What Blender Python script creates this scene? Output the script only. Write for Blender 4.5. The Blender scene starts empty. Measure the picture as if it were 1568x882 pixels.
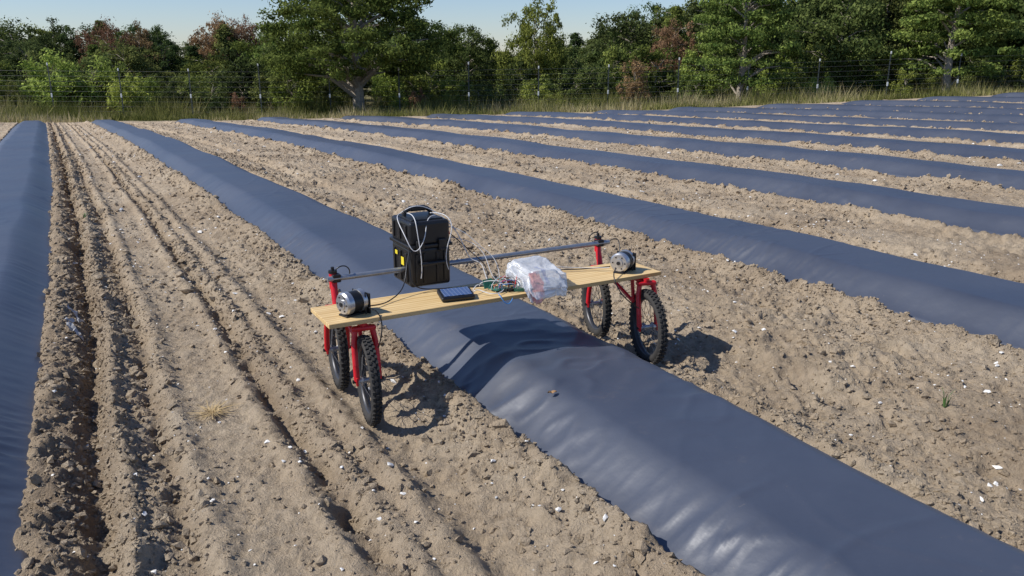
import bpy, bmesh, math, random
import numpy as np
from mathutils import Vector, Matrix
random.seed(7); rng=np.random.default_rng(11)
scn=bpy.context.scene
ANG=math.radians(29.3); CA,SA=math.cos(ANG),math.sin(ANG)
P=2.98; W=1.05; C0=1.55
def rw(c,s): return CA*c-SA*s, SA*c+CA*s
# ---------------- noise -----------------
def _h(ix,iy,seed):
    n=(ix.astype(np.int64)*374761393+iy.astype(np.int64)*668265263+seed*144269504)&0xffffffff
    n=((n^(n>>13))*1274126177)&0xffffffff
    n=n^(n>>16)
    return n/4294967296.0
def vn(x,y,seed=0):
    x=np.asarray(x,float);y=np.asarray(y,float)
    ix=np.floor(x);iy=np.floor(y);fx=x-ix;fy=y-iy
    fx=fx*fx*fx*(fx*(fx*6-15)+10);fy=fy*fy*fy*(fy*(fy*6-15)+10)
    ix=ix.astype(np.int64);iy=iy.astype(np.int64)
    a=_h(ix,iy,seed);b=_h(ix+1,iy,seed);c=_h(ix,iy+1,seed);d=_h(ix+1,iy+1,seed)
    return (a*(1-fx)+b*fx)*(1-fy)+(c*(1-fx)+d*fx)*fy*1.0
def sn(x,y,seed=0):
    return 2*vn(.8*x-.6*y,.6*x+.8*y,seed)-1
def fbm(x,y,o=4,seed=0):
    r=0;a=.5
    for i in range(o):
        r=r+a*sn(x*2**i,y*2**i,seed+i*7);a*=.5
    return r
def sst(a,b,x):
    t=np.clip((x-a)/(b-a),0,1);return t*t*(3-2*t)
def gs(x,m,w): return np.exp(-((x-m)/w)**2)
YE=36.
def base(X,Y):
    X=np.asarray(X,float);Y=np.asarray(Y,float)
    t=np.clip((Y-6)/30,0,1); f=t**1.25
    Xc=np.clip(X,-30,24)
    amp=-.98+.0284*Xc+.00055*Xc*Xc
    z=amp*f-(1.0+.014*Xc)*sst(YE,YE+8.5,Y)
    z=z+.05*fbm(X*.12,Y*.12,2,50)*sst(5,14,Y)
    return z
def D(s): return .04+.36*(1-np.exp(-np.clip(s-1.6,0,99)/5.5))
def cwarp(c,s): return c-D(s)*np.clip((.95-c)/.95,0,1)*(c>-4)
def soil(c,s):
    X,Y=rw(c,s)
    cw=cwarp(c,s)
    a=np.mod(cw-C0,P)
    e=np.minimum(a-W,P-a)
    field=1-sst(YE-.6,YE+.4,Y)
    bil=lambda f,sd: 1-2*np.abs(sn(c*f,s*f,sd))**.7
    big=.018*bil(3.1,1)*.5+.010*sn(c*2,s*2,4)
    med=.017*bil(6.3,2)+.013*bil(12.,15); fine=.010*bil(21.,5)+.007*bil(37.,6)
    inA=(cw>-.45)&(cw<C0)
    cc=cw+.025*sn(s*.9,s*.0+3,8)+.008*sn(s*6,s*0,18)
    pat=sst(-.3,.35,fbm(c*.9,s*.9,3,77))
    amp=np.where(inA,.22+.22*pat+.8*gs(cc,.0,.10)+1.1*gs(cc,-.25,.15)+.5*gs(cc,.74,.08)+.6*gs(cc,1.4,.14),.55+.75*pat)
    tread=.55+.7*sn(cc*3,s*13,21)
    prof=np.where(inA,
        -.085*gs(cc,-.15,.06)+.06*gs(cc,-.03,.05)-.065*gs(cc,.14,.04)*tread+.035*gs(cc,.25,.06)*(.7+.6*tread)
        -.075*gs(cc,.74,.04)*tread+.035*gs(cc,.84,.05)*(.6+.6*tread)+.03*gs(cc,.64,.05)-.025*gs(c,1.12,.07)+.035*gs(c,1.0,.05)*(.5+.8*tread)+.04*sst(1.2,1.5,c),
        .02*np.cos((e-.95)*5)-.045*gs(a,W+.5,.07)*tread-.045*gs(a,W+1.42,.08)*tread+.03*gs(a,W+.65,.06)*tread)
    berm=.035*gs(e,.04,.08)*(1+1.8*fbm(s*3.6,c*.5,3,31))
    z=(big+med)*amp+fine*(.45+.6*np.clip(amp,0,1.2))+prof+berm+.02*fbm(c*.7,s*.7,2,41)
    for wc,ws in ((1.12,3.28),(1.12,3.75),(2.67,3.28),(2.67,3.75)):
        m=np.exp(-(((c-wc)/.07)**2+((s-ws)/.16)**2)); z=z*(1-m)-.012*m
    under=sst(.0,-.10,e)
    z=z*(1-under)+(-.05)*under
    zg=.05*fbm(X*.6,Y*.6,3,9)
    z=z*field+zg*(1-field)
    return z+base(X,Y)
# ---------------- node helpers ----------------
def mat(name):
    m=bpy.data.materials.new(name);m.use_nodes=True
    nt=m.node_tree;b=nt.nodes['Principled BSDF'];return m,nt,b
def N(nt,t,**k):
    n=nt.nodes.new(t)
    for a,v in k.items():
        if a in n.inputs.keys(): n.inputs[a].default_value=v
        else: setattr(n,a,v)
    return n
def ramp(nt,src,stops):
    r=nt.nodes.new('ShaderNodeValToRGB');el=r.color_ramp.elements
    while len(el)<len(stops): el.new(.5)
    for e,(p,c) in zip(el,stops):
        e.position=p;e.color=(c[0],c[1],c[2],1) if hasattr(c,'__len__') else (c,c,c,1)
    nt.links.new(src,r.inputs[0]);return r.outputs[0]
def mixc(nt,f,a,b,mode='MIX'):
    m=nt.nodes.new('ShaderNodeMix');m.data_type='RGBA';m.blend_type=mode
    for i,v in ((0,f),(6,a),(7,b)):
        if isinstance(v,bpy.types.NodeSocket): nt.links.new(v,m.inputs[i])
        else: m.inputs[i].default_value=v if i==0 else (v[0],v[1],v[2],1)
    return m.outputs[2]
def noise(nt,vec,scale,detail=4,rough=.55):
    n=N(nt,'ShaderNodeTexNoise');n.inputs['Scale'].default_value=scale;n.inputs['Detail'].default_value=detail;n.inputs['Roughness'].default_value=rough
    if vec is not None: nt.links.new(vec,n.inputs['Vector'])
    return n.outputs['Fac']
def bump(nt,b,h,st,dist):
    n=N(nt,'ShaderNodeBump');n.inputs['Strength'].default_value=st;n.inputs['Distance'].default_value=dist
    nt.links.new(h,n.inputs['Height']);nt.links.new(n.outputs[0],b.inputs['Normal']);return n
def simple(name,col,rough=.5,metal=0,var=.15,scale=30,bmp=0):
    m,nt,b=mat(name)
    tc=N(nt,'ShaderNodeTexCoord');f=noise(nt,tc.outputs['Object'],scale,3)
    c=mixc(nt,f,[x*(1-var) for x in col],[min(1,x*(1+var)) for x in col])
    nt.links.new(c,b.inputs['Base Color']);b.inputs['Roughness'].default_value=rough;b.inputs['Metallic'].default_value=metal
    if bmp: bump(nt,b,f,bmp,.002)
    return m
def soil_mat(name,ground=True):
    m,nt,b=mat(name)
    tc=N(nt,'ShaderNodeTexCoord');o=tc.outputs['Object']
    n1=noise(nt,o,1.1,6,.65);n2=noise(nt,o,24,6,.75);n3=noise(nt,o,110,4,.7)
    c=ramp(nt,n1,[(.3,(.35,.27,.185)),(.5,(.445,.355,.25)),(.72,(.50,.415,.305))])
    c2=ramp(nt,n2,[(.28,(.55,.52,.49)),(.5,(.97,.96,.94)),(.75,(1.18,1.16,1.15))])
    c=mixc(nt,.75,c,c2,'MULTIPLY')
    for sc_,lo in((42,.86),(95,.80)):
        v=N(nt,'ShaderNodeTexVoronoi');v.inputs['Scale'].default_value=sc_;nt.links.new(o,v.inputs['Vector'])
        sp=ramp(nt,v.outputs['Distance'],[(.10,1),(.17,0)])
        v2=ramp(nt,v.outputs['Color'],[(lo,0),(lo+.04,1)])
        mm=N(nt,'ShaderNodeMath',operation='MULTIPLY');nt.links.new(sp,mm.inputs[0]);nt.links.new(v2,mm.inputs[1])
        c=mixc(nt,mm.outputs[0],c,(.68,.65,.58))
    if ground:
        at=N(nt,'ShaderNodeAttribute',attribute_name='shade_dark_soil');
        c=mixc(nt,at.outputs['Fac'],c,(.17,.12,.08))  # mixes in the painted rut shade and the darker soil
        ag=N(nt,'ShaderNodeAttribute',attribute_name='grassy')
        gcol=ramp(nt,n2,[(.35,(.08,.085,.03)),(.6,(.24,.2,.1))])
        c=mixc(nt,ag.outputs['Fac'],c,gcol)
    nt.links.new(c,b.inputs['Base Color']);b.inputs['Roughness'].default_value=.95
    b.inputs['Specular IOR Level'].default_value=.15
    a=N(nt,'ShaderNodeMath',operation='MULTIPLY_ADD');nt.links.new(n3,a.inputs[0]);a.inputs[1].default_value=.4;nt.links.new(n2,a.inputs[2])
    bump(nt,b,a.outputs[0],1.0,.028)
    return m
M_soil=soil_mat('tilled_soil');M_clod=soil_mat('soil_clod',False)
# plastic mulch
M_mulch,nt,b=mat('plastic_mulch')
tc=N(nt,'ShaderNodeTexCoord');o=tc.outputs['Object']
n1=noise(nt,o,.9,5,.65);n2=noise(nt,o,70,3,.6)
c=ramp(nt,n1,[(.3,(.042,.050,.072)),(.7,(.060,.070,.096))])
d1=ramp(nt,noise(nt,o,3.5,6,.75),[(.60,0),(.85,.3)])
c=mixc(nt,d1,c,(.24,.2,.16))
sp=ramp(nt,n2,[(.71,0),(.77,.35)])
c=mixc(nt,sp,c,(.3,.25,.19))
nt.links.new(c,b.inputs['Base Color'])
rr=ramp(nt,n1,[(.3,.40),(.7,.50)]);nt.links.new(rr,b.inputs['Roughness'])
b.inputs['Specular IOR Level'].default_value=1.0
hh=noise(nt,o,9,4,.5);bump(nt,b,hh,.3,.010)
# ---------------- mesh from numpy -------------
def np_mesh(name,verts,faces,mats,smooth=True,mi=None,attrs=None):
    me=bpy.data.meshes.new(name);k=faces.shape[1]
    me.vertices.add(len(verts));me.vertices.foreach_set('co',verts.astype(np.float32).ravel())
    me.loops.add(faces.size);me.loops.foreach_set('vertex_index',faces.astype(np.int32).ravel())
    me.polygons.add(len(faces));me.polygons.foreach_set('loop_start',np.arange(len(faces),dtype=np.int32)*k)
    try: me.polygons.foreach_set('loop_total',np.full(len(faces),k,dtype=np.int32))
    except Exception: pass
    for m in mats: me.materials.append(m)
    if mi is not None: me.polygons.foreach_set('material_index',mi.astype(np.int32))
    me.polygons.foreach_set('use_smooth',np.full(len(faces),smooth))
    if attrs:
        for n,(dom,v) in attrs.items():
            a=me.attributes.new(n,'FLOAT',dom);a.data.foreach_set('value',v.astype(np.float32))
    me.update(calc_edges=True);me.validate()
    return me
def obj(name,me,parent=None):
    o=bpy.data.objects.new(name,me);scn.collection.objects.link(o)
    if parent: o.parent=parent
    return o
def gridfaces(nu,nv):
    i=np.arange(nu-1)[:,None]*nv+np.arange(nv-1)[None,:];i=i.ravel()
    return np.stack([i,i+nv,i+nv+1,i+1],1)
def steps(segs):
    out=[segs[0][0]]
    for a,b,st in segs: out+=list(np.linspace(a,b,max(2,int(round((b-a)/st))+1))[1:])
    return np.array(out)
cs=steps([(-500,-100,60),(-100,-20,8),(-20,-5,.6),(-5,-1.6,.12),(-1.6,6,.013),(6,12,.03),(12,22,.07),(22,48,.17),(48,120,5),(120,500,60)])
ss=steps([(-500,-100,60),(-100,-12,8),(-12,-1,.4),(-1,.8,.06),(.8,6.5,.013),(6.5,12,.028),(12,24,.06),(24,55,.2),(55,120,5),(120,600,60)])
Cg,Sg=np.meshgrid(cs,ss,indexing='ij');Cf,Sf=Cg.ravel(),Sg.ravel()
Z=soil(Cf,Sf);X,Y=rw(Cf,Sf)
far=np.hypot(X,Y)>110
Z=np.where(far,-1.9,Z)
Cw=cwarp(Cf,Sf)
shade_dark_soil=.8*np.exp(-((Cw+.2)/.15)**2)*(.6+.8*fbm(Cf*4,Sf*2,3,61))+.4*gs(Cw,.14,.05)+.4*gs(Cw,.74,.05)  # rut shade painted into the soil colour, plus darker soil along the left bed
shade_dark_soil=np.clip(shade_dark_soil,0,.85)*(Cw>-.6)*(Cw<C0)
aa=np.mod(Cw-C0,P);shade_dark_soil=shade_dark_soil+.15*gs(np.minimum(aa-W,P-aa),.0,.1)
shade_dark_soil=np.clip(shade_dark_soil+.22*sst(.05,.5,fbm(Cf*1.2,Sf*1.2,3,62))*(Cf>C0),0,.9)
grassy=sst(YE+.1,YE+1.8,Y+.8*fbm(X*.8,Y*.8,3,71))
me=np_mesh('ground',np.stack([X,Y,Z],1),gridfaces(len(cs),len(ss)),[M_soil],True,None,{'shade_dark_soil':('POINT',shade_dark_soil),'grassy':('POINT',grassy)})
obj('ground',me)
# ---------------- mulch beds ----------------
NA=64
for k in range(-2,12):
    cl=C0+k*P
    s_end=(YE-.7-SA*(cl+.5))/CA+random.uniform(-.5,.5)
    near=k in(-1,0,1)
    sv=[-3.0 if k<3 else 0.0]
    while sv[-1]<s_end:
        x=sv[-1];sv.append(x+(.013 if (near and .8<x<7) else .04 if x<12 else .10))
    sv=np.array(sv);av=np.linspace(-.06,W+.06,NA)
    A,S=np.meshgrid(av,sv,indexing='ij');A=A.ravel();S=S.ravel()
    wand=.018*sn(S*.7,S*0+k,90)+(D(S) if k==-1 else 0)
    u=np.abs((A-W/2)/(W/2));uc=np.clip(u,0,1.12)
    hv=.15+.020*sn(S*.55,S*0+k*3,91)+.008*sn(S*1.9,S*0+k,92)
    prof=hv*(1-sst(.46+.05*sn(S*1.2,S*0+k*2,88),1.12,u)**.85)+.012*(1-u*u)-.02*(u>1.02)
    sh=np.exp(-((u-.76)/.20)**2)
    crease=lambda fa,fs,sd,wd: np.exp(-(sn(A*fa+k*5,S*fs,sd)/wd)**2)
    patch=sst(-.15,.4,fbm(A*1.1+k*7,S*.7,3,95))
    z=prof+sh*((.008*(.5-np.abs(sn(A*2.0+k*5,S*6.5,93)))+.007*(.5-np.abs(sn(A*3+k*5,S*13,193)))+.006*crease(5,19,94,.22)*patch))*(.4+.9*patch)
    z=z+.008*fbm(A*2.0,S*1.2,2,96)*(1-uc**4)
    z=z+(crease(1.2,4.5,193,.09)*.0045+crease(3.0,1.6,194,.06)*.004)*patch*(u<.98)
    if k==0:
        mk=np.exp(-((S-3.05)/.75)**2)*(u<.98)
        z=z+mk*(.020*(.5-np.abs(sn(A*3.2,S*5.2,98)))+.009*crease(6,8,99,.3))
    endm=sst(0,1.2,s_end-S);z=z*endm-.04*(1-endm)
    C=cl+A+wand;Xb,Yb=rw(C,S)
    v=np.stack([C,S,z+base(Xb,Yb)],1)
    me=np_mesh('plastic_mulch_bed',v,gridfaces(NA,len(sv)),[M_mulch])
    o=obj('plastic_mulch_bed',me);o.rotation_euler=(0,0,ANG)
# ---------------- clods ----------------
def ico(sub):
    bm=bmesh.new();bmesh.ops.create_icosphere(bm,subdivisions=sub,radius=1)
    v=np.array([x.co[:] for x in bm.verts]);f=np.array([[q.index for q in p.verts] for p in bm.faces]);bm.free();return v,f
def scatter(name,pts,rad,sub,m,flat=.7,jit=.38,smooth=False,zoff=.1):
    v0,f0=ico(sub);n=len(pts)
    tm=np.stack([v0*(1+jit*rng.uniform(-1,1,(len(v0),1)))+.18*rng.normal(size=v0.shape) for _ in range(40)])
    v=tm[rng.integers(0,40,n)]
    th=rng.uniform(0,6.28,n);ct,st=np.cos(th)[:,None],np.sin(th)[:,None]
    sx=rng.uniform(.7,1.45,(n,1));sy=rng.uniform(.65,1.2,(n,1));sz=rng.uniform(.5,1.0,(n,1))*flat/.7
    x=v[:,:,0]*sx;y=v[:,:,1]*sy;z=v[:,:,2]*sz
    tl=rng.uniform(-.5,.5,(n,1));x,z=x*np.cos(tl)-z*np.sin(tl),x*np.sin(tl)+z*np.cos(tl)
    xx=(x*ct-y*st)*rad[:,None]+pts[:,0:1];yy=(x*st+y*ct)*rad[:,None]+pts[:,1:2];zz=z*rad[:,None]+pts[:,2:3]+zoff*rad[:,None]
    V=np.stack([xx,yy,zz],2).reshape(-1,3)
    F=(f0[None]+(np.arange(n)*len(v0))[:,None,None]).reshape(-1,3)
    return obj(name,np_mesh(name,V,F,[m],smooth))
def alley_pts(n,crange,srange,flatd=0):
    c=rng.uniform(*crange,n*3);s=rng.uniform(*srange,n*3)
    cw=cwarp(c,s);a=np.mod(cw-C0,P);e=np.minimum(a-W,P-a)
    dens=.25+.75*np.exp(-e/.14)+.6*fbm(c*1.5,s*1.5,3,5)
    inA=(cw>-.4)&(cw<C0)
    dens=np.where(inA,.12+.9*gs(cw,-.2,.2)+.6*gs(cw,.02,.12)+.5*gs(cw,.80,.12)+.5*gs(cw,1.45,.12)+.25*gs(cw,.2,.1)+.2*fbm(c*2,s*2,2,6),dens)
    if flatd: dens=(dens*0+.4)*(e>.03)
    keep=(e>-.02)&(rng.uniform(0,1,n*3)<dens)
    for wc in (1.12,2.67): keep&=~((np.abs(c-wc)<.045)&(s>3.0)&(s<4.1))
    c,s=c[keep][:n],s[keep][:n]
    X,Y=rw(c,s);ok=Y<YE-1;c,s=c[ok],s[ok];X,Y=rw(c,s)
    return np.stack([X,Y,soil(c,s)],1)
p=alley_pts(52000,(-.5,6.2),(.9,7.5));r=np.clip(np.exp(rng.normal(math.log(.0060),.52,len(p))),.003,.026)
scatter('soil_clods',p,r,1,M_clod)
p=alley_pts(28000,(-.5,14),(5,17));r=np.clip(np.exp(rng.normal(math.log(.012),.45,len(p))),.006,.035)
scatter('soil_clods',p,r,1,M_clod)
p=alley_pts(14000,(-.5,34),(8,36));r=np.clip(np.exp(rng.normal(math.log(.023),.35,len(p))),.012,.05)
scatter('soil_clods',p,r,1,M_clod)
M_white=simple('pale_chip',(.76,.74,.69),.7,0,.15,40)
p=alley_pts(2400,(-.5,7),(.9,9),1);r=np.clip(np.exp(rng.normal(math.log(.005),.5,len(p))),.003,.015)
scatter('pale_stone_chips',p,r,1,M_white,flat=.45,zoff=.4)
p=alley_pts(1200,(-.5,24),(7,32),1);r=np.clip(np.exp(rng.normal(math.log(.013),.4,len(p))),.008,.03)
scatter('pale_stone_chips',p,r,1,M_white,flat=.5,zoff=.4)
# ---------------- builder ----------------
OC,OS=1.88,3.5
class MB:
    def __init__(s): s.v=[];s.f=[];s.m=[];s.sm=[]
    def add(s,vs,fs,m=0,sm=False):
        o=len(s.v);s.v+=[tuple(x) for x in vs];s.f+=[[i+o for i in f] for f in fs];s.m+=[m]*len(fs);s.sm+=[sm]*len(fs)
    def box(s,c,d,m=0,R=None,bev=0):
        bm=bmesh.new();bmesh.ops.create_cube(bm,size=1)
        for v in bm.verts: v.co=Vector((v.co.x*d[0],v.co.y*d[1],v.co.z*d[2]))
        if bev: bmesh.ops.bevel(bm,geom=list(bm.edges),offset=bev,segments=3,affect='EDGES',profile=.5)
        if R: bm.transform(R)
        bm.verts.index_update()
        s.add([v.co+Vector(c) for v in bm.verts],[[v.index for v in f.verts] for f in bm.faces],m,False);bm.free()
    def cyl(s,p0,p1,r0,r1=None,m=0,n=14,cap=True):
        r1=r0 if r1 is None else r1;p0=Vector(p0);p1=Vector(p1);d=(p1-p0).normalized()
        a=d.orthogonal().normalized();b=d.cross(a)
        vs=[];
        for p,r in((p0,r0),(p1,r1)):
            for i in range(n):
                t=2*math.pi*i/n;vs.append(p+(a*math.cos(t)+b*math.sin(t))*r)
        s.add(vs,[[i,(i+1)%n,n+(i+1)%n,n+i] for i in range(n)],m,True)
        if cap: s.add(vs,[list(range(n))[::-1],list(range(n,2*n))],m,False)
    def tube(s,pts,r,m=0,n=8):
        for a,b in zip(pts[:-1],pts[1:]): s.cyl(a,b,r,r,m,n)
    def lathe(s,c,prof,m=0,n=48):
        vs=[];k=len(prof)
        for i in range(n):
            t=2*math.pi*i/n
            for x,r in prof: vs.append((c[0]+x,c[1]+r*math.cos(t),c[2]+r*math.sin(t)))
        s.add(vs,[[i*k+j,i*k+(j+1)%k,((i+1)%n)*k+(j+1)%k,((i+1)%n)*k+j] for i in range(n) for j in range(k)],m,True)
    def yaw(s,c,a):
        ca,sa=math.cos(a),math.sin(a)
        s.v=[(c[0]+(x-c[0])*ca-(y-c[1])*sa,c[1]+(x-c[0])*sa+(y-c[1])*ca,z) for x,y,z in s.v]
    def make(s,name,mats,parent=None,local=True):
        me=bpy.data.meshes.new(name)
        off=Vector((OC,OS,0)) if local else Vector((0,0,0))
        me.from_pydata([Vector(v)-off for v in s.v],[],s.f)
        for m in mats: me.materials.append(m)
        me.polygons.foreach_set('material_index',s.m);me.polygons.foreach_set('use_smooth',s.sm);me.update()
        bm=bmesh.new();bm.from_mesh(me);bmesh.ops.recalc_face_normals(bm,faces=bm.faces);bm.to_mesh(me);bm.free()
        o=obj(name,me,parent)
        if local and parent is None:
            X,Y=rw(OC,OS);o.location=(X,Y,0);o.rotation_euler=(0,0,ANG)
        return o
X,Y=rw(OC,OS)
def empty(name):
    e=bpy.data.objects.new(name,None);e.location=(X,Y,0);e.rotation_euler=(0,0,ANG);scn.collection.objects.link(e);return e
M_red=simple('red_paint',(.60,.012,.02),.35,0,.25,25);M_tyre=simple('tyre_rubber',(.034,.031,.028),.85,0,.5,40)
M_blk=simple('black_plastic',(.013,.013,.014),.36,0,.3,60);M_steel=simple('galvanised_steel',(.36,.38,.41),.42,.7,.25,30)
M_alu=simple('brushed_aluminium',(.52,.52,.53),.34,.8,.2);M_rim=simple('dark_rim',(.06,.06,.065),.4,.4)
M_white2=simple('white_plastic',(.75,.75,.73),.45);M_grn=simple('circuit_green',(.03,.18,.12),.45,0,.4,150)
M_cab=simple('pale_cable',(.6,.6,.6),.45)
M_yel=simple('yellow_label',(.75,.6,.03),.5);M_blkm=simple('black_metal',(.02,.02,.022),.45,.3)
M_wood,nt,b=mat('pine_wood');tc=N(nt,'ShaderNodeTexCoord')
mp=N(nt,'ShaderNodeMapping');mp.inputs['Scale'].default_value=(1.2,16,16);nt.links.new(tc.outputs['Object'],mp.inputs[0])
g=noise(nt,mp.outputs[0],2.2,6,.6)
mp2=N(nt,'ShaderNodeMapping');mp2.inputs['Scale'].default_value=(.9,9,1);nt.links.new(tc.outputs['Object'],mp2.inputs[0])
wv=N(nt,'ShaderNodeTexWave',bands_direction='Y');wv.inputs['Scale'].default_value=1.3;wv.inputs['Distortion'].default_value=5;wv.inputs['Detail'].default_value=2;wv.inputs['Detail Scale'].default_value=.8
nt.links.new(mp2.outputs[0],wv.inputs['Vector'])
c=ramp(nt,g,[(.3,(.60,.41,.18)),(.6,(.74,.55,.28))]);c2=ramp(nt,wv.outputs['Fac'],[(0,(.78,.67,.52)),(.5,(1,1,1))])
c=mixc(nt,.9,c,c2,'MULTIPLY')
vk=N(nt,'ShaderNodeTexVoronoi');vk.inputs['Scale'].default_value=2.6;mp3=N(nt,'ShaderNodeMapping');mp3.inputs['Scale'].default_value=(1,1.8,1);nt.links.new(tc.outputs['Object'],mp3.inputs[0]);nt.links.new(mp3.outputs[0],vk.inputs['Vector'])
kn=ramp(nt,vk.outputs['Distance'],[(.03,1),(.055,0)]);c=mixc(nt,kn,c,(.22,.1,.04))
nt.links.new(c,b.inputs['Base Color']);b.inputs['Roughness'].default_value=.6
robot=empty('four_wheeled_field_robot')
RW=.2;ZW=.186
for i,(wc,ws,yw) in enumerate(((1.105,3.29,-8),(1.11,3.75,-7),(2.665,3.26,-13),(2.67,3.75,-14))):
    front=ws<3.5;yw=math.radians(yw)
    mb=MB()
    tr=.024
    mb.lathe((wc,ws,ZW),[(tr*math.cos(t),RW-tr-.002+tr*math.sin(t)) for t in np.linspace(0,2*math.pi,12,endpoint=False)],0,56)
    for q in range(46):
        t=2*math.pi*q/46
        for off,dt in((-.015,0),(0,.5),(.015,0)):
            tt=t+dt*2*math.pi/46;R=Matrix.Rotation(tt,4,'X')
            rad=RW-(.0 if off==0 else .004)
            mb.box((wc+off,ws-math.sin(tt)*rad,ZW+math.cos(tt)*rad),(.011,.014,.010),0,R)
    mb.lathe((wc,ws,ZW),[(-.013,.150),(-.015,.163),(-.01,.160),(.01,.160),(.015,.163),(.013,.150),(.0,.146)],1,48)
    mb.cyl((wc-.05,ws,ZW),(wc+.05,ws,ZW),.012,None,2)
    mb.cyl((wc-.03,ws,ZW),(wc-.022,ws,ZW),.024,None,2);mb.cyl((wc+.022,ws,ZW),(wc+.03,ws,ZW),.024,None,2)
    for q in range(28):
        t=2*math.pi*q/28;sd=.026 if q%2 else -.026;t2=t+(.5 if q%4<2 else -.5)
        mb.cyl((wc+sd,ws+.022*math.cos(t2),ZW+.022*math.sin(t2)),(wc,ws+.15*math.cos(t),ZW+.15*math.sin(t)),.0013,None,1,5)
    mb.yaw((wc,ws),yw)
    mb.make('wheel_%d'%(i+1),[M_tyre,M_rim,M_alu],robot)
    mb=MB();zt=.43;rk=.035 if front else -.035
    for sd in(-1,1):
        mb.tube([(wc+sd*.050,ws,ZW),(wc+sd*.050,ws+rk*.3,ZW+.07),(wc+sd*.048,ws+rk,ZW+.17),(wc+sd*.038,ws+rk*1.3,zt-.012)],.0135,0,12)
        mb.box((wc+sd*.050,ws,ZW),(.01,.03,.04),0,None,.003)
        mb.cyl((wc+sd*.053,ws,ZW),(wc+sd*.070,ws,ZW),.009,None,1,6)
    mb.box((wc,ws+rk*1.3,zt-.012),(.11,.034,.022),0,None,.008)
    if front: mb.cyl((wc,ws+rk*1.3,zt),(wc,ws+rk*1.3,.444),.017,None,0)
    else:
        y=3.75;mb.cyl((wc,ws+rk*1.3,zt-.01),(wc,y,.53),.017,None,0);mb.cyl((wc,y,.50),(wc,y,.575),.019,None,0);mb.cyl((wc,y,.575),(wc,y,.588),.021,None,1);mb.cyl((wc,y,.588),(wc,y,.605),.008,None,1)
    mb.yaw((wc,ws),yw)
    mb.make('fork_%d'%(i+1),[M_red,M_blkm],robot)
mb=MB()
for wc in(1.12,2.67):
    mb.cyl((wc-.0,3.325,.425),(wc,3.70,.425),.014,None,0);mb.cyl((wc,3.40,.29),(wc,3.70,.41),.010,None,0);mb.cyl((wc,3.40,.29),(wc,3.42,.425),.010,None,0)
mb.make('side_rails',[M_red],robot)
mb=MB();mb.box((1.865,3.455,.455),(1.83,.286,.02),0,None,.0015);mb.make('wooden_plank',[M_wood],robot)
mb=MB();mb.cyl((1.075,3.728,.552),(2.73,3.728,.552),.0135,None,0,18)
for x in(1.12,2.67): mb.box((x,3.738,.552),(.042,.046,.040),1,None,.006)
mb.make('steel_crossbar',[M_steel,M_blkm],robot)
def motor(cx,sy,zc,name,yw):
    mb=MB();r=.052
    mb.cyl((cx-.055,sy,zc),(cx-.047,sy,zc),r*.86,r,0,32);mb.cyl((cx-.047,sy,zc),(cx-.022,sy,zc),r,None,0,32)
    mb.cyl((cx-.022,sy,zc),(cx+.028,sy,zc),r*.93,None,1,32);mb.cyl((cx+.028,sy,zc),(cx+.05,sy,zc),r,None,0,32)
    mb.cyl((cx-.060,sy,zc),(cx-.055,sy,zc),.022,None,0,20);mb.cyl((cx-.064,sy,zc),(cx-.060,sy,zc),.010,None,1,12)
    for k in range(6):
        t=k*math.pi/3;mb.cyl((cx-.058,sy+.034*math.cos(t),zc+.034*math.sin(t)),(cx-.054,sy+.034*math.cos(t),zc+.034*math.sin(t)),.004,None,1,8)
    mb.box((cx,sy,zc-r-.002),(.11,.06,.008),1,None,.001)
    for k in(-1,1): mb.cyl((cx+.04,sy+k*.045,zc-.06),(cx+.04,sy+k*.045,zc+.045),.003,None,1,8)
    mb.box((cx+.058,sy,zc-.01),(.006,.11,.095),1,None,.001)
    mb.yaw((cx,sy),math.radians(yw))
    mb.make(name,[M_alu,M_blkm],robot)
motor(1.09,3.41,.523,'drive_motor_1',18);motor(2.60,3.42,.523,'drive_motor_2',32)
# equipment case
mb=MB();cc,sc=1.575,3.755;bw,bd=.215,.25
mb.box((cc,sc,.575),(bw,bd,.20),0,None,.016)
mb.box((cc,sc,.745),(bw,bd,.12),0,None,.016)
mb.box((cc,sc,.682),(bw+.018,bd+.018,.018),0,None,.005)
mb.box((cc,sc,.806),(bw*.8,bd*.75,.012),0,None,.005)
for k in(-.075,-.035,.035,.075): 
    mb.box((cc+k,sc-bd/2-.003,.572),(.014,.010,.15),0,None,.003)
for k in(-.08,0,.08): mb.box((cc-bw/2-.003,sc+k,.572),(.010,.016,.15),0,None,.003);mb.box((cc-bw/2-.003,sc+k,.745),(.01,.016,.08),0,None,.003)
for k in(-.06,.06): mb.box((cc+k,sc-bd/2-.012,.684),(.042,.016,.062),0,None,.005);mb.box((cc+k,sc-bd/2-.02,.662),(.036,.008,.014),0,None,.003)
for k in(-1,1):
    mb.tube([(cc+k*.075,sc+.03,.80),(cc+k*.07,sc+.03,.828),(cc+k*.05,sc+.03,.842),(cc,sc+.03,.845)],.011,0,10)
mb.box((cc,sc+.03,.845),(.09,.034,.026),0,None,.008)
for k in(-1,1): mb.cyl((cc+k*.06,sc-bd/2-.008,.60),(cc+k*.06,sc-bd/2-.03,.60),.007,None,0,8)
mb.cyl((cc-.065,sc-bd/2-.03,.60),(cc+.065,sc-bd/2-.03,.60),.010,None,0,10)
mb.box((cc-bw/2-.009,sc-.04,.60),(.002,.035,.04),1)
mb.box((cc-bw/2-.009,sc+.04,.63),(.002,.03,.02),1)
mb.box((cc+bw/2+.004,sc-.09,.73),(.012,.02,.02),2,None,.003)
mb.make('equipment_case',[M_blk,M_yel,M_red])
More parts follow.
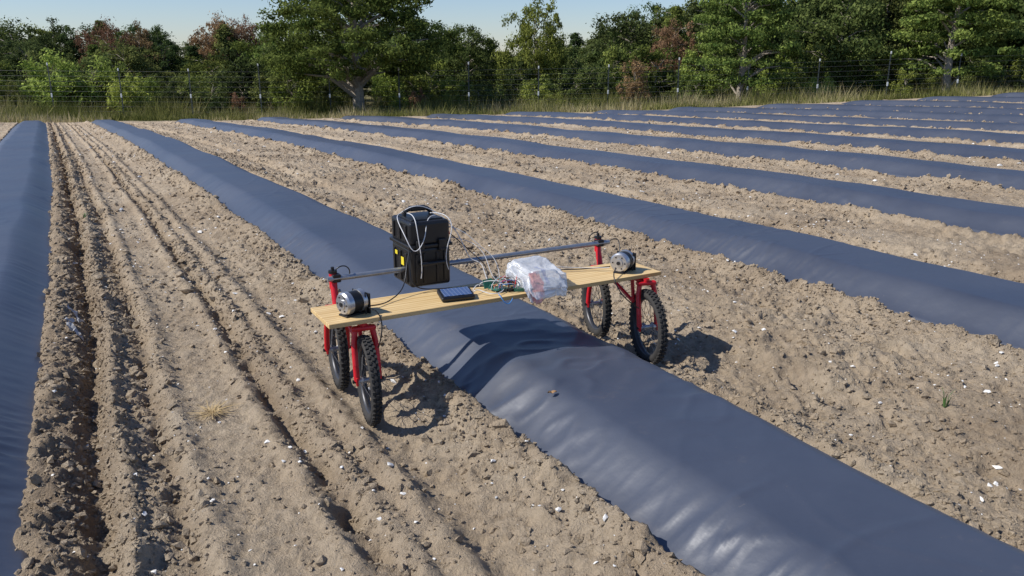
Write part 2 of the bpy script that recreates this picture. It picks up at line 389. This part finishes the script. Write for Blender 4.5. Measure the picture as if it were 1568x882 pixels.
# power bank
M_pv,nt,b=mat('solar_cell');tc=N(nt,'ShaderNodeTexCoord');bk=N(nt,'ShaderNodeTexBrick');bk.inputs['Scale'].default_value=26;bk.offset=0
bk.inputs['Color1'].default_value=(.03,.07,.19,1);bk.inputs['Color2'].default_value=(.04,.085,.22,1);bk.inputs['Mortar'].default_value=(.2,.25,.36,1);bk.inputs['Mortar Size'].default_value=.03
nt.links.new(tc.outputs['Object'],bk.inputs['Vector']);nt.links.new(bk.outputs[0],b.inputs['Base Color']);b.inputs['Roughness'].default_value=.25
mb=MB();R=Matrix.Rotation(math.radians(-8),4,'Z')@Matrix.Rotation(math.radians(12),4,'X')
mb.box((1.60,3.40,.487),(.165,.10,.024),0,R,.008);mb.box((1.60,3.3977,.5006),(.138,.076,.002),1,R)
mb.box((1.60,3.44,.474),(.10,.012,.018),0)
mb.make('solar_power_bank',[M_blk,M_pv])
# circuit boards
mb=MB();R=Matrix.Rotation(math.radians(12),4,'Z')
mb.box((1.845,3.42,.478),(.085,.065,.002),0,R);mb.box((1.845,3.42,.484),(.02,.02,.008),1,R);mb.box((1.862,3.435,.487),(.02,.01,.014),1,R)
for k in range(8): mb.box((1.82+k*.007,3.40,.485),(.003,.004,.012),2)
for x,y in((-.03,-.02),(.03,-.02),(-.03,.02),(.03,.02)): mb.cyl((1.845+x,3.42+y,.465),(1.845+x,3.42+y,.478),.003,None,2,6)
R=Matrix.Rotation(math.radians(-25),4,'Z')
mb.box((1.925,3.44,.482),(.06,.045,.002),0,R);mb.box((1.925,3.44,.492),(.035,.03,.018),1,R)
mb.box((1.93,3.37,.474),(.05,.035,.016),0,R);mb.box((1.89,3.385,.471),(.03,.02,.010),1)
R=Matrix.Rotation(math.radians(70),4,'X')
mb.box((1.80,3.45,.50),(.05,.045,.003),0,R)
mb.cyl((1.925,3.455,.465),(1.925,3.455,.482),.004,None,2,6)
for k in range(5): mb.cyl((1.91+k*.008,3.35,.482),(1.912+k*.008,3.35,.50),.002,None,2,6)
mb.make('circuit_boards',[M_grn,M_blk,M_alu])
# plastic bag
M_bag,nt,b=mat('crinkled_bag_film');tc=N(nt,'ShaderNodeTexCoord');o=tc.outputs['Object']
n1=noise(nt,o,14,4,.6);c=ramp(nt,n1,[(.3,(.55,.58,.62)),(.6,(.80,.82,.84))])
sx=N(nt,'ShaderNodeSeparateXYZ');nt.links.new(o,sx.inputs[0])
def band(src,a,b_,dis):
    ad=N(nt,'ShaderNodeMath',operation='MULTIPLY_ADD');nt.links.new(n1,ad.inputs[0]);ad.inputs[1].default_value=dis;nt.links.new(src,ad.inputs[2])
    r=N(nt,'ShaderNodeMapRange');r.inputs[1].default_value=a+dis*.5;r.inputs[2].default_value=b_+dis*.5
    nt.links.new(ad.outputs[0],r.inputs[0])
    return r.outputs[0]
t=band(sx.outputs[0],.03,.30,.05)
t2=band(sx.outputs[1],-.26,.02,.04)
def patchcol(c,x0,x1,y0,y1,col,st):
    f1=ramp(nt,t,[(x0,0),(x0+.03,st),(x1,st),(x1+.03,0)]);f2=ramp(nt,t2,[(y0,0),(y0+.03,1),(y1,1),(y1+.03,0)])
    ml=N(nt,'ShaderNodeMath',operation='MULTIPLY');nt.links.new(f1,ml.inputs[0]);nt.links.new(f2,ml.inputs[1])
    return mixc(nt,ml.outputs[0],c,col)
c=patchcol(c,.15,.40,.08,.30,(.75,.14,.10),.6)
c=patchcol(c,.46,.54,.15,.60,(.10,.18,.5),.5)
nt.links.new(c,b.inputs['Base Color']);b.inputs['Roughness'].default_value=.2;b.inputs['Specular IOR Level'].default_value=.8
b.inputs['Alpha'].default_value=.66
bump(nt,b,noise(nt,o,30,4,.6),.6,.008)
v,f=ico(6)
nx,ny,nz=v.T
cre=.5-np.abs(sn(nx*1.4+nz,ny*1.5-nz*1.3,205))*1.2;cre2=.5-np.abs(sn(nx*3.6-nz*2,ny*3.2+nz*2,202));cre3=.5-np.abs(sn(nx*8+nz*4,ny*7-nz*6,203));cre4=.5-np.abs(sn(nx*17+nz*9,ny*15-nz*13,204))
r=1+.30*cre+.13*cre2+.06*cre3+.03*cre4
bx=np.sign(nx)*np.abs(nx)**.45*.112*r;by=np.sign(ny)*np.abs(ny)**.5*.118*r;bz=np.sign(nz)*np.abs(nz)**.8*.044*r
c_=2.05+bx;s_=3.395+by
z_=.515+bz+.035*sst(.0,.12,by)*(nz>-.2)
z_=np.where(s_>3.31,np.maximum(z_,.4665),z_)
hang=np.clip(3.33-s_,0,1);z_=z_-hang*1.1
me=np_mesh('plastic_bag',np.stack([c_-OC,s_-OS,z_],1),f,[M_bag])
o=obj('plastic_bag',me);Xr,Yr=rw(OC,OS);o.location=(Xr,Yr,0);o.rotation_euler=(0,0,ANG)
# wires
def wire(pts,r,m,name='wire'):
    cu=bpy.data.curves.new(name,'CURVE');cu.dimensions='3D';cu.bevel_depth=r;cu.bevel_resolution=2
    sp=cu.splines.new('NURBS');sp.points.add(len(pts)-1);sp.order_u=4;sp.use_endpoint_u=True;sp.resolution_u=8
    for p,q in zip(sp.points,pts): p.co=(q[0]-OC,q[1]-OS,q[2],1)
    cu.materials.append(m);return obj(name,cu,robot)
W_=M_cab;K=M_blk;x0=cc-bw/2;x1=cc+bw/2;y0=sc-bd/2;q_=.0023
wire([(x0+.02,sc+.05,.82),(x0-.02,sc+.02,.82),(x0-.03,y0,.76),(x0-.01,y0-.03,.68),(x0+.02,y0-.04,.66),(x0+.08,y0-.03,.74),(x0+.10,y0+.03,.83),(x0+.16,y0+.05,.82)],q_,W_)
wire([(x0+.05,sc+.06,.82),(x0+.04,y0+.02,.85),(x0+.02,y0-.03,.78),(x0+.05,y0-.04,.60),(x0+.04,y0-.03,.53)],q_,W_)
wire([(x1-.05,sc,.82),(x1-.02,y0+.02,.84),(x1+.01,y0-.03,.79),(x1-.02,y0-.04,.72),(x1-.05,y0-.03,.62),(x1-.03,y0-.04,.56)],q_,W_)
wire([(x0+.02,sc+.05,.82),(x0+.06,sc,.87),(x0+.14,sc,.86),(x1+.01,sc-.04,.80),(x1+.05,y0-.02,.72),(x1+.08,y0-.05,.58),(x1+.15,3.55,.60),(x1+.12,3.48,.50),(1.82,3.44,.49)],q_,W_)
wire([(x1,y0+.04,.74),(x1+.08,y0-.0,.66),(x1+.10,3.55,.62),(x1+.16,3.50,.56),(x1+.1,3.45,.49),(1.88,3.43,.50)],.0025,K)
wire([(x1,y0+.08,.70),(x1+.12,3.6,.70),(x1+.17,3.52,.60),(x1+.14,3.46,.50),(1.90,3.42,.49)],.0018,W_)
wire([(x1,y0+.08,.76),(x1+.10,3.66,.74),(x1+.14,3.60,.64),(x1+.24,3.56,.60),(x1+.2,3.48,.49)],.0018,W_)
wire([(x0,y0+.02,.66),(x0-.03,3.62,.58),(x0-.06,3.56,.50),(x0-.16,3.50,.475),(1.25,3.46,.47),(1.15,3.42,.49)],.003,K)
wire([(x0,y0+.02,.70),(x0-.02,3.60,.60),(x0-.04,3.57,.49),(x0+.1,3.57,.475),(1.66,3.54,.475),(1.85,3.46,.48)],.003,K)
wire([(1.69,3.40,.48),(1.72,3.42,.50),(1.74,3.36,.475),(1.80,3.33,.475),(1.85,3.38,.48)],.0022,M_white2)
wire([(1.69,3.41,.48),(1.74,3.45,.52),(1.78,3.50,.49),(1.82,3.45,.48)],.0022,M_white2)
wire([(1.95,3.45,.49),(2.10,3.57,.50),(2.3,3.58,.475),(2.45,3.52,.475),(2.55,3.46,.49)],.003,K)
wire([(1.93,3.46,.49),(2.05,3.60,.53),(2.25,3.60,.50),(2.42,3.55,.475),(2.53,3.44,.49)],.002,W_)
wire([(2.53,3.38,.50),(2.46,3.32,.50),(2.44,3.26,.44),(2.50,3.24,.36),(2.60,3.26,.30)],.003,K)
wire([(1.15,3.36,.50),(1.2,3.31,.49),(1.19,3.28,.42),(1.16,3.29,.33)],.003,K)
M_blue=simple('blue_wire',(.05,.25,.6),.5);M_redw=simple('red_wire',(.6,.02,.02),.5)
for i in range(22):
    a=Vector((1.76+random.uniform(0,.19),3.36+random.uniform(0,.12),.485));q=Vector((1.80+random.uniform(0,.16),3.36+random.uniform(0,.12),.485))
    mid=(a+q)/2+Vector((random.uniform(-.06,.06),random.uniform(-.06,.05),.02+random.uniform(0,.05)))
    wire([a,a+Vector((0,0,.03)),mid,q+Vector((0,0,.03)),q],.0016,random.choice([W_,K,M_blue,M_redw,M_grn,M_white2]))
wire([(1.80,3.34,.475),(1.79,3.30,.475),(1.80,3.285,.44),(1.83,3.28,.43),(1.85,3.29,.46)],.002,M_blue)
wire([(2.72,3.728,.55),(2.78,3.70,.60),(2.76,3.66,.52),(2.72,3.60,.46),(2.66,3.50,.48)],.003,K)
wire([(2.67,3.74,.60),(2.63,3.70,.64),(2.58,3.72,.62),(2.60,3.74,.57)],.003,K)
wire([(1.12,3.74,.59),(1.15,3.72,.63),(1.20,3.74,.60),(1.19,3.74,.56)],.003,K)
# ---------------- small debris ----------------
def ribbon(name,c,s,L,wd,m,seed):
    vs=[];fs=[];n=60
    for i in range(n):
        t=i/(n-1);ss_=s+L*t;cx=c+.03*math.sin(t*9+seed)+.012*math.sin(t*31)+float(D(ss_))
        ww=wd*(.5+.9*abs(math.sin(t*23+seed)))
        for k in(-1,0,1):
            X_,Y_=rw(cx+k*ww,ss_);z=float(soil(np.array([cx+k*ww]),np.array([ss_]))[0])+.004+.010*abs(math.sin(t*57+k*1.3+seed))
            vs.append((X_,Y_,z))
    for i in range(n-1):
        for k in range(2): fs.append([i*3+k,i*3+k+1,i*3+k+4,i*3+k+3])
    me=bpy.data.meshes.new(name);me.from_pydata(vs,[],fs);me.materials.append(m);obj(name,me)
M_film=simple('torn_film',(.40,.40,.40),.4,0,.5,25)
ribbon('torn_plastic_strip',-.20,1.7,.9,.006,M_film,1)
ribbon('torn_plastic_strip',-.24,5.2,.6,.014,M_film,2)
def tuft(name,X_,Y_,n,h,spread,m,flat=0,w=.004):
    vs=[];fs=[]
    ci=X_*CA+Y_*SA;si=-X_*SA+Y_*CA;z=float(soil(np.array([ci]),np.array([si]))[0])
    for i in range(n):
        t=random.uniform(0,6.28);r=random.uniform(0,spread*.3);bx,by=X_+r*math.cos(t),Y_+r*math.sin(t)
        t2=t+random.uniform(-.6,.6);L=random.uniform(.5,1)*h;ln=random.uniform(.2,1)*spread
        px,py=-math.sin(t2)*w,math.cos(t2)*w;b0=len(vs)
        for q in(0,.5,1):
            zz=z+.005+L*(q-(.35*q*q if not flat else .5*q*q));ww=1-q*.8
            vs.append((bx+math.cos(t2)*ln*q*q+px*ww,by+math.sin(t2)*ln*q*q+py*ww,zz));vs.append((bx+math.cos(t2)*ln*q*q-px*ww,by+math.sin(t2)*ln*q*q-py*ww,zz))
        fs+=[[b0,b0+1,b0+3,b0+2],[b0+2,b0+3,b0+5,b0+4]]
    me=bpy.data.meshes.new(name);me.from_pydata(vs,[],fs);me.materials.append(m);obj(name,me)
M_weed=simple('weed_green',(.08,.16,.04),.6);M_straw=simple('straw',(.5,.36,.17),.8)
tuft('weed_sprout',2.0,3.48,11,.14,.05,M_weed,0,.0035);tuft('straw_tuft',-1.37,3.42,110,.045,.12,M_straw,1,.0025)
tuft('weed_sprout',-4.2,7.9,12,.07,.06,M_weed)
bm=bmesh.new();bmesh.ops.create_grid(bm,x_segments=6,y_segments=4,size=.5)
for v_ in bm.verts:
    x,y=v_.co.x,v_.co.y;v_.co=Vector((x*.042,y*.020*(1.05-abs(x*2)**2),.005*abs(math.sin(x*5))+.006*abs(y*2)))
me=bpy.data.meshes.new('dry_leaf');bm.to_mesh(me);bm.free();me.materials.append(simple('dry_leaf',(.34,.20,.09),.8));o=obj('dry_leaf',me);o.location=(.175,3.30,.168);o.rotation_euler=(.1,0,.3)
# ---------------- vegetation ----------------
def leafmat(name,dark,light,tan=None,hv=.03):
    m=bpy.data.materials.new(name);m.use_nodes=True;nt=m.node_tree;nt.nodes.clear()
    out=N(nt,'ShaderNodeOutputMaterial');at=N(nt,'ShaderNodeAttribute',attribute_name='tone');oi=N(nt,'ShaderNodeObjectInfo')
    c=ramp(nt,at.outputs['Fac'],[(0,dark),(1,light)] if tan is None else [(0,dark),(.55,light),(1,tan)])
    hs=N(nt,'ShaderNodeHueSaturation');nt.links.new(c,hs.inputs['Color'])
    mr=N(nt,'ShaderNodeMapRange');mr.inputs[3].default_value=.5-hv;mr.inputs[4].default_value=.5+hv*.5;nt.links.new(oi.outputs['Random'],mr.inputs[0]);nt.links.new(mr.outputs[0],hs.inputs['Hue'])
    m2=N(nt,'ShaderNodeMath',operation='MULTIPLY');m2.inputs[1].default_value=7.31;nt.links.new(oi.outputs['Random'],m2.inputs[0])
    m3=N(nt,'ShaderNodeMath',operation='FRACT');nt.links.new(m2.outputs[0],m3.inputs[0])
    mr2=N(nt,'ShaderNodeMapRange');mr2.inputs[3].default_value=.7;mr2.inputs[4].default_value=1.3;nt.links.new(m3.outputs[0],mr2.inputs[0]);nt.links.new(mr2.outputs[0],hs.inputs['Value'])
    d=N(nt,'ShaderNodeBsdfDiffuse');t=N(nt,'ShaderNodeBsdfTranslucent');mx=N(nt,'ShaderNodeMixShader');mx.inputs[0].default_value=.33
    nt.links.new(hs.outputs[0],d.inputs[0]);nt.links.new(hs.outputs[0],t.inputs[0]);nt.links.new(d.outputs[0],mx.inputs[1]);nt.links.new(t.outputs[0],mx.inputs[2]);nt.links.new(mx.outputs[0],out.inputs[0])
    return m
L_oak=leafmat('oak_leaves',(.055,.085,.026),(.19,.225,.07));L_ced=leafmat('cedar_leaves',(.06,.095,.024),(.235,.28,.07),None,.02)
L_brn=leafmat('browned_leaves',(.17,.12,.06),(.38,.25,.13));L_lite=leafmat('light_green_leaves',(.14,.19,.04),(.36,.42,.10),None,.02)
L_dk=leafmat('dark_leaves',(.035,.055,.02),(.11,.145,.05))
M_bark=simple('bark',(.34,.29,.23),.9,0,.4,14,1)
def tree_mesh(name,seed,Wd=2.6,H=6.,z0=.9,nclump=70,leaves=13000,ls=.13,flat=.6,lm=L_oak,shape='round',cr=.75,trunk=.13):
    R=np.random.default_rng(seed);rd=random.Random(seed)
    cl=[]
    while len(cl)<nclump:
        p=R.uniform(-1,1,3)
        if shape=='round':
            q=math.sqrt(p[0]**2+p[1]**2+p[2]**2)
            if q>1 or q<.4: continue
            w=1+.28*math.sin(3*math.atan2(p[1],p[0])+seed)+.1*math.sin(7*p[2]+seed)
            if R.random()<.3*(p[2]+1)*.5: continue
            cl.append((p[0]*Wd*w,p[1]*Wd*w,z0+(H-z0)*.5*(1+p[2]*.93*(1+.12*math.sin(5*p[0]+seed)))))
        elif shape=='cone':
            h=(p[2]+1)/2;r=(1-h)**.7*(1-.35*(h<.12))
            q=math.hypot(p[0],p[1])
            if q>1 or q<.35: continue
            cl.append((p[0]*Wd*r,p[1]*Wd*r,z0+(H-z0)*h))
        elif shape=='up':
            a=R.uniform(0,6.28);h=R.uniform(0,1);r=(.15+.85*h**.8)*(1-.5*max(0,h-.7)/.3)*R.uniform(.3,1)
            cl.append((math.cos(a)*r*Wd,math.sin(a)*r*Wd,z0+(H-z0)*h*(.8+.2*math.cos(3*a+seed))))
        else:
            h=(p[2]+1)/2;h=round(h*8)/8+R.uniform(-.04,.04);r=math.sqrt(max(.03,1-((h-.34)/.70)**2))*(1+.12*math.sin(9*h+seed))
            q=math.hypot(p[0],p[1])
            if q>1 or q<.25: continue
            cl.append((p[0]*Wd*r,p[1]*Wd*r,z0+(H-z0)*min(max(h,0),1)-.10*q*Wd*.3))
    cl=np.array(cl);crs=cr*R.uniform(.5,1.35,nclump)
    idx=R.integers(0,nclump,leaves);d=R.normal(size=(leaves,3));d/=np.linalg.norm(d,axis=1)[:,None]
    rad=R.uniform(.25,1,leaves)**.6*crs[idx]
    rad*=1+.35*np.sin(d[:,0]*7+idx)*np.sin(d[:,1]*6+idx*2)+.16*R.normal(size=leaves)
    pos=cl[idx]+d*rad[:,None]*np.array([1,1,flat])
    nrm=d*.8+R.normal(size=(leaves,3))*.55+np.array([0,0,.25]);nrm/=np.linalg.norm(nrm,axis=1)[:,None]
    a=np.cross(nrm,R.normal(size=(leaves,3)));a/=np.linalg.norm(a,axis=1)[:,None];b=np.cross(nrm,a)
    sz=(ls*R.uniform(.5,1.3,leaves))[:,None]
    V=np.stack([pos-a*sz,pos-b*sz*.45+a*sz*.1,pos+a*sz,pos+b*sz*.5],1).reshape(-1,3);F=np.arange(leaves*4).reshape(-1,4)
    tone=np.clip(.5+.25*R.normal(size=leaves)+.3*(R.uniform(-1,1,nclump))[idx]+.15*d[:,2],0,1)
    mb=MB()
    tz=z0+(H-z0)*.35
    pts=[Vector((0,0,-.3))];
    for k in range(1,6): pts.append(Vector((rd.uniform(-.08,.08)*k*.6,rd.uniform(-.08,.08)*k*.6,tz*2*k/5)))
    for k in range(5): mb.cyl(pts[k],pts[k+1],trunk*(1-k*.18),trunk*(1-(k+1)*.18),0,9)
    for c_ in cl[:44]:
        hz=max(.5,min(c_[2]-.35*math.hypot(c_[0],c_[1]),tz*1.9));f=hz/(tz*2)*5;k=min(4,int(f));st=pts[k].lerp(pts[k+1],f-k) if f>0 else pts[1]
        e=Vector(c_);m_=(st+e)/2+Vector((rd.uniform(-.2,.2),rd.uniform(-.2,.2),.12*(e-st).length))
        mb.cyl(st,m_,trunk*.30,trunk*.18,0,6,False);mb.cyl(m_,e,trunk*.18,trunk*.05,0,5,False)
    wv_=np.array([tuple(v) for v in mb.v]);wf=[f if len(f)==4 else f[:4] for f in mb.f];wf=np.array([f for f in wf])
    V2=np.concatenate([V,wv_]);F2=np.concatenate([F,wf+len(V)])
    mi=np.concatenate([np.zeros(len(F)),np.ones(len(wf))]);tn=np.concatenate([tone,np.zeros(len(wf))])
    return np_mesh(name,V2,F2,[lm,M_bark],False,mi,{'tone':('FACE',tn)})
T_round=[tree_mesh('broadleaf_%d'%i,20+i,2.3+.25*i,6,.5,150+20*i,17000,.095,.7,cr=.52) for i in range(4)]
T_cone=[tree_mesh('cedar_%d'%i,40+i,1.6,6,.4,150,15000,.085,.55,L_ced,'cone',.36) for i in range(2)]
T_bush=[tree_mesh('bush_%d'%i,60+i,1.15,2.2,.05,60,6500,.06,1.0,L_oak,'up',.26,.03) for i in range(4)]
T_big=tree_mesh('spreading_tree',81,5.0,7.2,2.7,300,60000,.09,.5,L_ced,'layer',.62,.34)
T_big2=tree_mesh('spreading_tree_b',82,2.9,8.2,2.0,190,36000,.09,.45,L_ced,'layer',.55,.22)
K_=1.17
def place(name,me,x,y,h,mt=None,parent=None,w=1.0,dz=0,H0=6.):
    x*=K_;y*=K_;h=h*K_+.15
    o=obj(name,me,parent);k=h/H0;o.location=(x,y,float(base(x,y))-.05+dz);o.scale=(k*w,k*w,k);o.rotation_euler=(0,0,random.uniform(0,6.28))
    if mt: o.material_slots[0].link='OBJECT';o.material_slots[0].material=mt
    return o
place('spreading_tree',T_big,-6.9,37.6,6.3,None,None,1.0,0,7.2)
place('cedar_tree',T_big2,10.4,38.3,7.0,L_ced,None,.9,0,8.2)
place('cedar_tree',T_big2,19.9,38.5,7.4,L_ced,None,1.0,0,8.2)
place('young_tree',T_round[0],15.9,41,6.4,L_oak,None,.9)
place('young_tree',T_round[1],1.2,43,5.7,L_lite,None,.62)
place('young_tree',T_round[2],-2.4,46,4.6,L_oak,None,.8)
def mass(name):
    e=bpy.data.objects.new(name,None);scn.collection.objects.link(e);return e
wood=mass('woodland_trees')
def topz(x):
    return np.interp(x,[-.75,-.5,-.3,-.1,.0,.10,.17,.28,.45,.8],[5.1,4.9,4.6,5.2,4.4,4.5,6.2,7.8,8.6,8.8])
for Yr_,n in((49,36),(58,36),(70,40)):
    for i in range(n):
        b_=-.78+1.56*(i+random.uniform(-.35,.35))/(n-1);x=b_*Yr_;y=Yr_+random.uniform(-3,3)
        h=float(topz(b_))*random.uniform(.74,1.16)
        if b_<-.05: h*={49:.78,58:.90,70:1.03}[Yr_]
        elif b_<.13: h*={49:.72,58:.86,70:.96}[Yr_]
        me_=random.choice(T_round+T_round+T_cone);mt=random.choice([L_oak,L_oak,L_dk,L_ced,L_oak,L_lite if random.random()<.3 else L_dk])
        place('tree',me_,x,y,h,mt,wood,random.uniform(.85,1.2)*(6/h)**.4)
for x,y,h in((-25.6,54,5.0),(-24.,55,4.8),(-19.6,57,5.6),(-18,58,5.4),(9,48,4.6)):
    place('tree',T_round[random.randrange(4)],x,y,h,L_brn,wood,.62)
br=mass('shrub_thicket')
for i in range(190):
    x=-36+72*(i+random.uniform(-.5,.5))/189*1.0;y=random.choice([38.5,40,42,45])+random.uniform(-1.2,1.2);x=x*(y/42)
    h=random.uniform(1.3,3.1)*(1 if y>40 else .65)
    mm_=random.choice([L_oak,L_lite,L_oak,L_dk,L_ced,L_oak])
    if any(abs(x/y-tx/ty)<.022 for tx,ty in((-6.9,37.6),(10.4,38.3),(19.9,38.5))) and y<43: continue
    place('shrub',random.choice(T_bush),x,y,h,mm_,br,random.uniform(.7,1.2),0,2.2)
for x,y,h in((-24.5,38,1.9),(-17.2,37.6,2.1),(-9.9,38,2.6),(-20.8,38,2.9),(-19.5,39,2.9),(.9,39,1.6),(14,38,1.5)):
    place('shrub',random.choice(T_bush),x,y,h,L_lite,br,1.1,0,2.2)
for x,y,h in((-12.6,38.3,1.2),(5.6,39,2.4),(-4.4,39,1.4)):
    place('shrub',random.choice(T_bush),x,y,h,L_brn,br,.8,0,2.2)
# grass band
n=110000
gx=rng.uniform(-38,38,n);gy=YE+.1+ (rng.uniform(0,1,n)**.8)*12
dens=fbm(gx*.5,gy*.7,3,301);keep=(dens>-.28)&(gy>YE+.3+.9*sn(gx*.9,gx*0,302));gx,gy,dens=gx[keep],gy[keep],dens[keep];n=len(gx)
hgt=(.15+.8*sst(YE+1,YE+8,gy)+.25*rng.uniform(0,1,n))*rng.uniform(.5,1.35,n)*(.85+dens);gz=base(gx,gy)
th=rng.uniform(0,3.14,n);w=rng.uniform(.012,.035,n);lx=rng.normal(0,.18,n)*hgt*2;ly=rng.normal(0,.16,n)*hgt*2
V=np.stack([np.stack([gx-np.cos(th)*w,gy-np.sin(th)*w,gz-.05],1),np.stack([gx+np.cos(th)*w,gy+np.sin(th)*w,gz-.05],1),np.stack([gx+lx,gy+ly,gz+hgt],1)],1).reshape(-1,3)
tone=np.clip(rng.uniform(0,1,n)*.6+.32+.9*fbm(gx*.35,gy*.35,3,303),0,1)
M_gr=leafmat('tall_grass',(.12,.14,.035),(.34,.33,.11),(.62,.52,.30))
obj('tall_grass',np_mesh('tall_grass',V,np.arange(n*3).reshape(-1,3),[M_gr],False,None,{'tone':('FACE',tone)}))
# ---------------- fence ----------------
FY=42.8
fence=mass('wire_fence');mb=MB();mi=MB();mw=MB()
xs=[-23.5+3.55*k for k in range(-6,19)]
for k,x in enumerate(xs):
    z=float(base(x,FY));h=2.75+(.05 if k%3 else .3)
    mb.box((x,FY,z+h/2-.2),(.06,.008,h+.4),0);mb.box((x,FY+.024,z+h/2-.2),(.008,.04,h+.4),0)
    mi.box((x,FY-.025,z+h-.06),(.065,.03,.13),0,None,.008);mi.box((x,FY-.025,z+1.45),(.08,.03,.20),0,None,.008)
wz=[.4,.65,.9,1.15,1.4,1.65,1.9,2.15,2.4,2.65]
for a,b_ in zip(xs[:-1],xs[1:]):
    for h in wz: mw.cyl((a,FY-.012,float(base(a,FY))+h),(b_,FY-.012,float(base(b_,FY))+h),.0065,None,0,4,False)
mb.make('posts',[simple('post_paint',(.07,.08,.07),.6,.2)],fence,False);mi.make('insulators',[M_white2],fence,False);mw.make('wires',[simple('fence_wire',(.12,.12,.12),.5,.3)],fence,False)
# ---------------- light, sky, camera -----------
L=Vector((.98,.22,-1.0)).normalized()
sd=bpy.data.lights.new('sun','SUN');sd.energy=4.95;sd.angle=math.radians(.5);sd.color=(1,.965,.91)
so=bpy.data.objects.new('sun',sd);scn.collection.objects.link(so);so.rotation_euler=L.to_track_quat('-Z','Y').to_euler()
w=bpy.data.worlds.new('World');scn.world=w;w.use_nodes=True;nt=w.node_tree;bg=nt.nodes['Background']
sky=nt.nodes.new('ShaderNodeTexSky');sky.sky_type='NISHITA';sky.sun_disc=False
sky.sun_elevation=math.asin(-L.z);sky.sun_rotation=math.atan2(-L.x,-L.y);sky.air_density=1.0;sky.dust_density=.1;sky.ozone_density=2.5
tn=mixc(nt,1.0,sky.outputs[0],(.86,.95,1.2),'MULTIPLY')
nt.links.new(tn,bg.inputs[0]);bg.inputs[1].default_value=.098
cam=bpy.data.cameras.new('camera');cam.lens=1250/1568*36;cam.sensor_width=36;cam.clip_end=2000;cam.clip_start=.05
co=bpy.data.objects.new('camera',cam);scn.collection.objects.link(co);co.location=(0,0,1.6);co.rotation_euler=(math.radians(90-16.1),0,0);scn.camera=co
scn.view_settings.view_transform='Standard';scn.view_settings.look='None';scn.view_settings.exposure=0
print('DONE')
